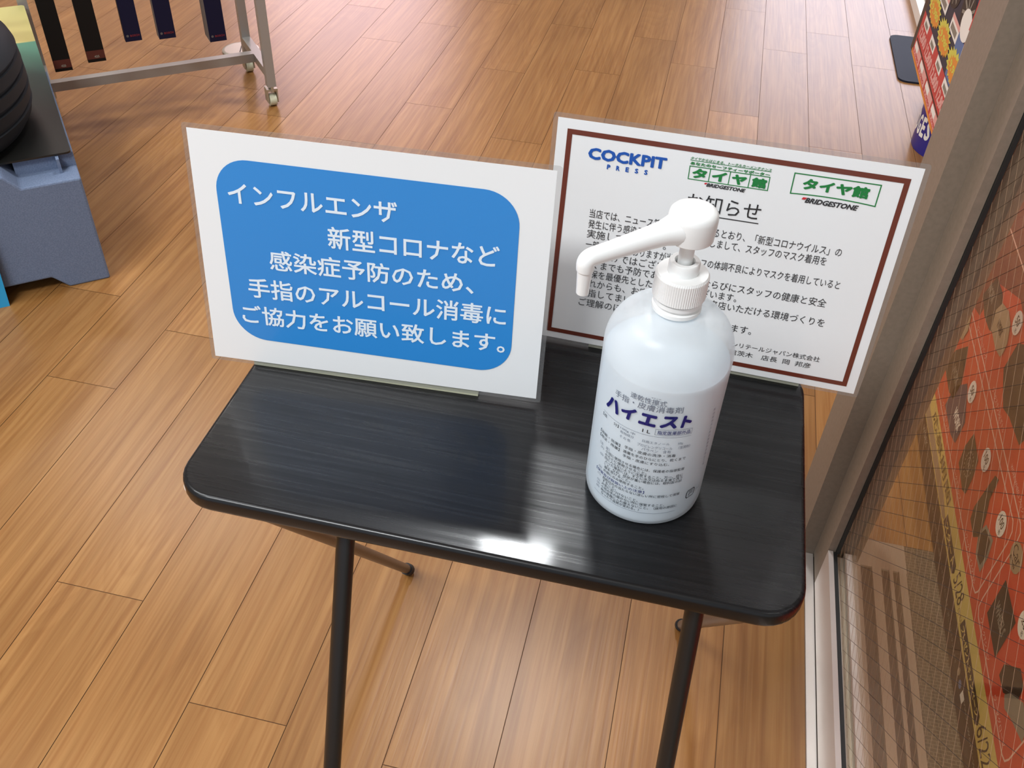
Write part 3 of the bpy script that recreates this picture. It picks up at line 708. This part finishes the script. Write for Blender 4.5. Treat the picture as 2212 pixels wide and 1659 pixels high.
# ================================================================== FOAM BLOCK, TRAY, TYRE (left)
FO = Vector((-1.2205, 1.5022, 0))
def fo(l, b, z): return FO + LD*l + BD*b + Vector((0, 0, z))
foam = thing('foam_block', 'blue-grey foam block with notched corners standing on the floor under the tyre', 'block', tuple(fo(0.3, 0.28, 0)))
bm = bmesh.new()
def hexa(bm, P, f):   # P: 8 points (l,b,z)
    vs = [bm.verts.new(fo(*q)) for q in P]
    for g in f: bm.faces.new([vs[i] for i in g])
LW, BW = 0.62, 0.56
# front profile (l, z): foot at each end, recess above each corner; extruded through the depth
prof = [(0, 0), (0.085, 0), (0.115, 0.032), (LW-0.115, 0.032), (LW-0.085, 0), (LW, 0), (LW, 0.252), (LW-0.115, 0.252), (LW-0.142, 0.284), (0.142, 0.284), (0.115, 0.252), (0, 0.252)]
A_ = [bm.verts.new(fo(l, 0, z)) for l, z in prof]; B_ = [bm.verts.new(fo(l, BW, z)) for l, z in prof]
bm.faces.new(A_); bm.faces.new(B_[::-1])
for k in range(12): bm.faces.new((A_[k], A_[(k+1) % 12], B_[(k+1) % 12], B_[k]))
obj('foam_body', bm, M['foam'], foam, bevel=0.004)
bm = bmesh.new()   # corner rims: the recess only reaches a little way in
vs = []
P = [(0.0, 0.06), (0.118, 0.06), (0.118, BW-0.07), (0.0, BW-0.07)]
prism(bm, P, 0.250, 0.2835, 0, lambda l, b, z: fo(l, b, z))
prism(bm, [(0.030, 0.035), (0.036, 0.035), (0.036, 0.0605), (0.030, 0.0605)], 0.251, 0.2835, 0, lambda l, b, z: fo(l, b, z))
obj('corner_rim', bm, M['foam'], foam)
zt = 0.285
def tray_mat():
    m = mat('banded_sheet', (0.02, 0.02, 0.02), 0.32)  # black near end, through green, to a yellow far end
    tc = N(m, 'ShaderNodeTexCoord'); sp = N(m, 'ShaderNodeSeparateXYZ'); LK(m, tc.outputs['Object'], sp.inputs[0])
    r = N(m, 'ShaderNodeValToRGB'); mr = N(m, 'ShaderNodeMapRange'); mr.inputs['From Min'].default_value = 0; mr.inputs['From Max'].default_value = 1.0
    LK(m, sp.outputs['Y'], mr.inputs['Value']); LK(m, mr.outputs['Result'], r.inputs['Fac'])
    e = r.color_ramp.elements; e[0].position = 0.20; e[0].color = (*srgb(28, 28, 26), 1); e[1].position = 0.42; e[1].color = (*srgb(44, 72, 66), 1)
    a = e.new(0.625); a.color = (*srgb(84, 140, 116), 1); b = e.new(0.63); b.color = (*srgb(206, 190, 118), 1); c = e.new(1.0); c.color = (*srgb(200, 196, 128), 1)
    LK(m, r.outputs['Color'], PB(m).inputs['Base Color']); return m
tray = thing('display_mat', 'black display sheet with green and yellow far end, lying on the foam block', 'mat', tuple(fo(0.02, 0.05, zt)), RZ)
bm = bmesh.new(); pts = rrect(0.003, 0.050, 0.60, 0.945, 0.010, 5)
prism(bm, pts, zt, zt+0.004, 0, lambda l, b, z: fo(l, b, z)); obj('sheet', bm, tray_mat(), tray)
# tyre lying flat
TC = Vector((-1.660, 1.480, zt+0.004))
tyre = thing('tyre', 'black car tyre lying flat on the dark display sheet, cut by the left edge', 'tyre', tuple(TC))
bm = bmesh.new(); W_ = 0.205; pr = []
outer = [(0.232, 0.004), (0.262, 0.0), (0.288, 0.010), (0.303, 0.030)]
zz = 0.030; ys = []
grooves = [0.055, 0.088, 0.121, 0.154]
zs = 0.036
for g in grooves: outer += [(0.312-abs(g-0.1)*0.06, g-0.0055), (0.303, g-0.004), (0.303, g+0.004), (0.312-abs(g-0.1)*0.06, g+0.0055)]
outer += [(0.303, 0.175), (0.288, 0.195), (0.262, W_), (0.232, W_-0.004), (0.205, W_-0.022), (0.203, 0.022)]
n = 120; rings = [[bm.verts.new(TC + Vector((r*math.cos(2*PI*k/n), r*math.sin(2*PI*k/n), z))) for k in range(n)] for r, z in outer]
for a, b in zip(rings, rings[1:]+[rings[0]]):
    for k in range(n): bm.faces.new((a[k], a[(k+1) % n], b[(k+1) % n], b[k]))
obj('tread', bm, M['tyre'], tyre, smooth=True)
def fS(u, v, d=0.0):
    th = 1.05 - u/0.247; r = 0.247+v
    return TC + Vector((r*math.cos(th), r*math.sin(th), W_+0.0004+d))
p = Print(fS)
for k in range(7): p.rect(k*0.017, 0.002, k*0.017+0.003, 0.015, M['white_print'], 0.0006)
p.build('sidewall_marks', tyre)
# cyan card in front of the block
cc = fo(0.305, -0.05, 0)
cy = thing('cyan_card', 'bright cyan card leaning against the foam block at the left edge', 'card', tuple(cc))
bm = bmesh.new(); prism(bm, [(0.211, 0.0), (0.60, 0.0), (0.60, 0.205), (0.199, 0.205)], 0.0, 0.003, 0, lambda l, z, t: fo(l, -0.022+z*0.06+t, z))
obj('card_face', bm, M['cyan'], cy)

# ================================================================== RIGHT SIDE: STAND, BIN, PLINTH
st = thing('poster_stand', 'poster stand with red price panel and dark blue base plate beyond the bronze post', 'stand', (0.78, 3.40, 0))
bm = bmesh.new(); prism(bm, rrect(0.632, 3.200, 1.00, 3.615, 0.03, 5), 0.0, 0.006); obj('base_plate', bm, M['plate'], st)
bm = bmesh.new(); tube(bm, [(0.80, 3.40, 0.006), (0.80, 3.40, 1.50)], 0.014, 16); tube(bm, [(0.80, 3.40, 1.40), (0.62, 2.85, 1.40)], 0.010, 12); tube(bm, [(0.80, 3.40, 0.62), (0.62, 2.85, 0.62)], 0.010, 12)
obj('pole', bm, M['black_metal'], st, smooth=True)
PX = 0.596
bm = bmesh.new(); box(bm, (PX+0.0005, 1.95, 0.187), (PX+0.020, 3.005, 1.50)); obj('frame', bm, M['black_metal'], st)
p = Print(lambda u, v, d=0.0: Vector((PX-d, 2.95-u, v)))
p.rect(0, 0.187, 1.0, 1.50, M['s_navy'], 0.0)
p.rect(-0.02, 0.187, 1.0, 0.2, M['s_orange'], 0.0003)
p.rect(-0.01, 0.196, 1.0, 0.312, M['s_red'], 0.0004)
p.rect(0, 0.232, 1.0, 0.238, M['brown_print'], 0.0006)
random.seed(3)
for k in range(7):
    u = 0.0 + k*0.147
    p.rect(u+0.01, 0.199, u+0.135, 0.231, M['s_pink'], 0.0006)
    p.rect(u+0.005, 0.213, u+0.07, 0.229, M['white_print'], 0.0008)
    p.text('3,980', u+0.02, 0.2005, u+0.12, 0.211, M['s_red'], 0.0009, 0.03)
    p.rect(u+0.03, 0.286, u+0.115, 0.312, M['white_print'], 0.0006); p.rect(u+0.045, 0.29, u+0.10, 0.302, M['grey_print'], 0.0008)
    p.text('12,800', u+0.012, 0.243, u+0.14, 0.280, M['s_pink'], 0.0008, 0.05)
def burst(cx, cy, rx, ry, m, d):
    pts = []
    for k in range(36):
        a = 2*PI*k/36; q = 1.0 if k % 2 else 0.70+0.15*random.random(); pts.append((cx+rx*q*math.cos(a), cy+ry*q*math.sin(a)))
    p.poly(pts, m, d)
for k in range(5):
    u = 0.115+k*0.205
    burst(u, 0.356, 0.108, 0.037, M['s_yellow'], 0.0010); burst(u+0.014, 0.350, 0.090, 0.029, M['s_orange'], 0.0013)
    p.text('9,980', u-0.05, 0.340, u+0.075, 0.362, M['s_yellow'], 0.0016, 0.04)
    p.rect(u+0.02, 0.388, u+0.14, 0.428, M['white_print'], 0.0010); p.rect(u+0.02, 0.417, u+0.14, 0.428, M['s_pink'], 0.0012)
    p.rect(u+0.035, 0.394, u+0.12, 0.410, M['grey_print'], 0.0012)
    p.ell(u+0.16, 0.47, 0.085, 0.048, M['black_print'], 0.0009)
    for j in range(9):
        a = 2*PI*j/9; p.line([(u+0.16, 0.47), (u+0.16+0.07*math.cos(a), 0.47+0.040*math.sin(a))], 0.008, M['grey_print'], 0.0012)
p.rect(0.46, 0.315, 0.60, 0.42, M['s_blue'], 0.0007); p.ell(0.50, 0.45, 0.06, 0.035, M['white_print'], 0.0014)
p.rect(0.54, 0.455, 1.0, 0.62, M['s_red'], 0.0016)
for k in range(4): p.poly([(0.56+k*0.05, 0.47), (0.585+k*0.05, 0.48), (0.58+k*0.05, 0.505), (0.555+k*0.05, 0.50)], M['s_yellow'], 0.0019)
p.build('printed_panel', st)
bc2 = (0.7485, 2.745); RBIN = 0.116
bin_ = thing('blue_drum', 'blue cylinder with white lettering under the poster stand by the bronze post', 'drum', (bc2[0], bc2[1], 0))
bm = bmesh.new(); lathe(bm, [(RBIN-0.002, 0.0), (RBIN, 0.004), (RBIN, 0.32), (RBIN-0.003, 0.323), (RBIN-0.003, 0.318)], bc2, 64); obj('drum_body', bm, M['blue_bin'], bin_, smooth=True)
p = Print(lambda u, v, d=0.0: Vector((bc2[0]+(RBIN+d)*math.cos(u/RBIN), bc2[1]+(RBIN+d)*math.sin(u/RBIN), v)))
a0 = math.radians(-152)*RBIN; cw = 0.0245
for k, ch in enumerate('BRIDGESTONE'):
    u = a0 + (k-6.1)*cw + 0.004; p.text(ch, u, 0.045, u+cw*0.84, 0.104, M['white_print'], 0.0006, 0.04)
p.build('lettering', bin_)
bm = bmesh.new(); box(bm, (0.742, 3.74, 0), (1.20, 5.4, 0.04)); pl = thing('white_plinth', 'white floor plinth with grey top strip behind the poster stand', 'plinth', (0.95, 4.5, 0))
obj('plinth_body', bm, M['white_print'], pl)
bm = bmesh.new(); box(bm, (0.775, 3.76, 0.0402), (1.18, 5.38, 0.052)); obj('top_strip', bm, M['grey_print'], pl)

# ================================================================== CAMPAIGN BOARD outside the glass
brd = thing('campaign_board', 'red prize board with yellow date band standing outside behind the wired glass', 'poster', (0.54, 0.9, 0))
bm = bmesh.new(); box(bm, (0.5305, 0.15, 0.004), (0.545, 1.52, 0.95)); obj('board', bm, M['brown_print'], brd)
for y in (0.3, 1.36):
    bm = bmesh.new(); prism(bm, [(0.545, 0.0), (0.70, 0.0), (0.70, 0.02), (0.562, 0.02), (0.562, 0.8), (0.545, 0.8)], y, y+0.02, 0, lambda x, z, yy: Vector((x, yy, z)))
    obj('prop_leg', bm, M['black_metal'], brd)
p = Print(lambda u, v, d=0.0: Vector((0.5303-d, -u, v)))
Y = lambda pts: [(-a, b) for a, b in pts]
p.poly(Y([(1.50, 0.105), (0.15, 0.105), (0.15, 0.95), (1.50, 0.95)]), M['red_print'], 0.0002)
p.poly(Y([(1.50, 0.055), (0.15, 0.055), (0.15, 0.109), (1.50, 0.109)]), M['yellow_print'], 0.0004)
p.poly(Y([(1.50, 0.30), (1.42, 0.32), (1.40, 0.40), (1.30, 0.44), (1.20, 0.43), (1.10, 0.52), (0.15, 0.62), (0.15, 0.95), (1.50, 0.95)]), M['red_dark'], 0.0004)  # upper part of the board in a darker red
lw = 0.0028
p.line(Y([(1.46, 0.125), (1.204, 0.127), (0.99, 0.127), (0.976, 0.130), (0.971, 0.140), (0.972, 0.25), (0.977, 0.270), (0.99, 0.279), (1.1, 0.278), (1.46, 0.281)]), lw, M['pink_line'], 0.0007)
p.line(Y([(1.47, 0.300), (0.970, 0.296), (0.957, 0.290), (0.952, 0.27), (0.951, 0.150), (0.948, 0.134), (0.935, 0.127), (0.72, 0.126), (0.709, 0.130), (0.705, 0.142), (0.705, 0.28), (0.69, 0.296), (0.40, 0.297)]), lw, M['pink_line'], 0.0007)
p.line(Y([(1.47, 0.47), (0.9, 0.47)]), lw, M['pink_line'], 0.0007)
def blob(pts, m, d=0.0010): p.poly(Y(pts), m, d)
bp_ = M['black_print']
blob([(1.227, 0.223), (1.169, 0.218), (1.158, 0.187), (1.154, 0.156), (1.171, 0.148), (1.228, 0.153), (1.236, 0.185)], bp_)
blob([(1.384, 0.190), (1.34, 0.234), (1.325, 0.228), (1.278, 0.200), (1.277, 0.152), (1.31, 0.142), (1.387, 0.142)], M['navy_print'])
blob([(1.097, 0.259), (1.081, 0.266), (1.077, 0.229), (1.062, 0.21), (1.046, 0.177), (1.063, 0.156), (1.099, 0.158), (1.107, 0.177)], bp_)
blob([(1.047, 0.204), (1.008, 0.214), (0.996, 0.188), (0.994, 0.156), (1.031, 0.154), (1.056, 0.176)], M['grey_print'])
blob([(1.042, 0.200), (1.012, 0.206), (1.002, 0.186), (1.003, 0.162), (1.028, 0.158), (1.050, 0.176)], bp_, 0.0013)
blob([(0.926, 0.227), (0.853, 0.229), (0.847, 0.155), (0.921, 0.156)], bp_)
blob([(0.823, 0.177), (0.79, 0.218), (0.764, 0.215), (0.757, 0.192), (0.79, 0.160), (0.818, 0.158)], bp_)
blob([(0.778, 0.179), (0.747, 0.208), (0.714, 0.203), (0.705, 0.185), (0.747, 0.168), (0.769, 0.156), (0.785, 0.163)], M['grey_print'], 0.0013)
blob([(1.452, 0.218), (1.407, 0.263), (1.393, 0.250), (1.362, 0.212), (1.365, 0.175), (1.40, 0.165), (1.457, 0.168), (1.463, 0.190)], bp_)
blob([(1.444, 0.347), (1.42, 0.400), (1.371, 0.402), (1.34, 0.385), (1.330, 0.350), (1.356, 0.338), (1.40, 0.335)], bp_)
blob([(1.351, 0.396), (1.316, 0.405), (1.290, 0.400), (1.268, 0.378), (1.266, 0.360), (1.271, 0.349), (1.30, 0.343), (1.348, 0.346), (1.364, 0.373)], M['beige_print'], 0.0014)
blob([(1.235, 0.405), (1.240, 0.351), (1.215, 0.338), (1.178, 0.323), (1.148, 0.333), (1.08, 0.340), (1.06, 0.39), (1.10, 0.43), (1.18, 0.44)], bp_)
blob([(1.472, 0.295), (1.453, 0.298), (1.436, 0.274), (1.444, 0.247), (1.470, 0.243), (1.490, 0.268)], M['beige_print'], 0.0016)
for yy, zz_, t in ((1.146, 0.243, '100'), (1.011, 0.247, '100'), (1.305, 0.245, '50'), (1.268, 0.418, '50'), (0.835, 0.250, '20'), (0.70, 0.25, '15')):
    p.ell(-yy, zz_, 0.019, 0.019, M['white_print'], 0.0017); w_ = 0.011 if len(t) == 3 else 0.009
    p.text(t, -yy-w_, zz_-0.004, -yy+w_-0.001, zz_+0.010, bp_, 0.0020, 0.01); p.text('名', -yy+0.003, zz_-0.013, -yy+0.010, zz_-0.006, bp_, 0.0020)
p.ell(-0.933, 0.267, 0.024, 0.020, M['beige_print'], 0.0017); p.text('Car', -0.951, 0.262, -0.918, 0.280, bp_, 0.0020, 0.0); p.text('goods', -0.948, 0.252, -0.922, 0.260, bp_, 0.0020, 0.02)
wp = M['white_print']
p.text('WORK', -1.336, 0.165, -1.287, 0.186, wp, 0.0014, 0.04)
for yy, zz_ in ((1.402, 0.20), (1.412, 0.372)): p.text('WORK', -yy-0.022, zz_-0.008, -yy+0.022, zz_+0.010, M['grey_print'], 0.0014, 0.03)
p.text('WORK', -1.335, 0.363, -1.300, 0.378, bp_, 0.0018, 0.04)
p.text('WHEELS', -0.912, 0.182, -0.860, 0.200, M['grey_print'], 0.0014, 0.03)
p.ell(-1.192, 0.186, 0.012, 0.012, M['grey_print'], 0.0013); p.ell(-1.192, 0.186, 0.010, 0.010, bp_, 0.0015); p.text('W', -1.198, 0.181, -1.186, 0.191, M['grey_print'], 0.0017, 0.02)
for k in range(18):
    a = 2*PI*k/18; p.rect(-1.192+0.020*math.cos(a)-0.0014, 0.186+0.020*math.sin(a)-0.002, -1.192+0.020*math.cos(a)+0.0014, 0.186+0.020*math.sin(a)+0.002, M['grey_print'], 0.0013)
for y0, z0, t, wd in ((1.40, 0.129, 'ワークステッカー', 0.085), (1.235, 0.129, 'ワークキャップ', 0.075), (1.085, 0.129, 'ワークフェイスタオル', 0.095), (0.925, 0.129, 'ワークTシャツ', 0.07), (0.80, 0.129, 'ワークグローブ', 0.075),
                     (1.40, 0.303, 'ワークトートバッグ', 0.085), (1.24, 0.303, 'ワークステンレスボトル', 0.10), (1.07, 0.303, 'WORK WHEELS クッション', 0.11)):
    p.text(t, -y0, z0+0.002, -y0+wd, z0+0.011, M['pink_line'], 0.0012, 0.0)
# yellow band lettering
p.poly(Y([(1.48, 0.057), (1.19, 0.059), (1.17, 0.068), (1.22, 0.078), (1.48, 0.080)]), M['beige_print'], 0.0006)
p.text('応募期間', -1.42, 0.084, -1.19, 0.104, M['olive_print'], 0.0009, 0.01)
p.poly(Y([(1.177, 0.062), (1.066, 0.061), (1.058, 0.071), (1.064, 0.082), (1.175, 0.083)]), bp_, 0.0008)
p.text('スタート', -1.165, 0.065, -1.075, 0.079, M['yellow_print'], 0.0011, 0.03)
p.text('5/28', -1.050, 0.064, -0.995, 0.094, bp_, 0.0009, 0.0, 0.15)
p.text('(THU)', -0.992, 0.062, -0.965, 0.072, M['olive_print'], 0.0009, 0.0)
p.poly(Y([(0.965, 0.063), (0.800, 0.060), (0.792, 0.070), (0.800, 0.080), (0.962, 0.083)]), bp_, 0.0008)
p.text('プレゼントキャンペーン', -0.955, 0.065, -0.806, 0.078, M['yellow_print'], 0.0011, 0.03)
p.text('6/22', -0.788, 0.062, -0.728, 0.094, bp_, 0.0009, 0.0, 0.15)
p.text('(MON)', -0.724, 0.061, -0.698, 0.071, M['olive_print'], 0.0009, 0.0)
# brown foot strip lettering
p.text('WORK', -1.44, 0.034, -1.385, 0.046, M['grey_print'], 0.0005, 0.03); p.text('ワークホイール', -1.37, 0.036, -1.30, 0.044, M['grey_print'], 0.0005)
p.text('ご購入のお客様を対象に抽選でプレゼントいたします。詳しくはスタッフまで', -1.25, 0.024, -0.92, 0.031, M['grey_print'], 0.0005)
p.text('www.work-wheels.co.jp', -0.855, 0.032, -0.66, 0.042, M['grey_print'], 0.0005)
p.ell(-0.885, 0.034, 0.012, 0.010, bp_, 0.0008); p.ell(-0.900, 0.036, 0.006, 0.006, M['beige_print'], 0.0010); p.ell(-0.880, 0.033, 0.007, 0.006, M['s_blue'], 0.0010); p.rect(-0.866, 0.027, -0.850, 0.040, wp, 0.0009)
p.build('printed_face', brd)
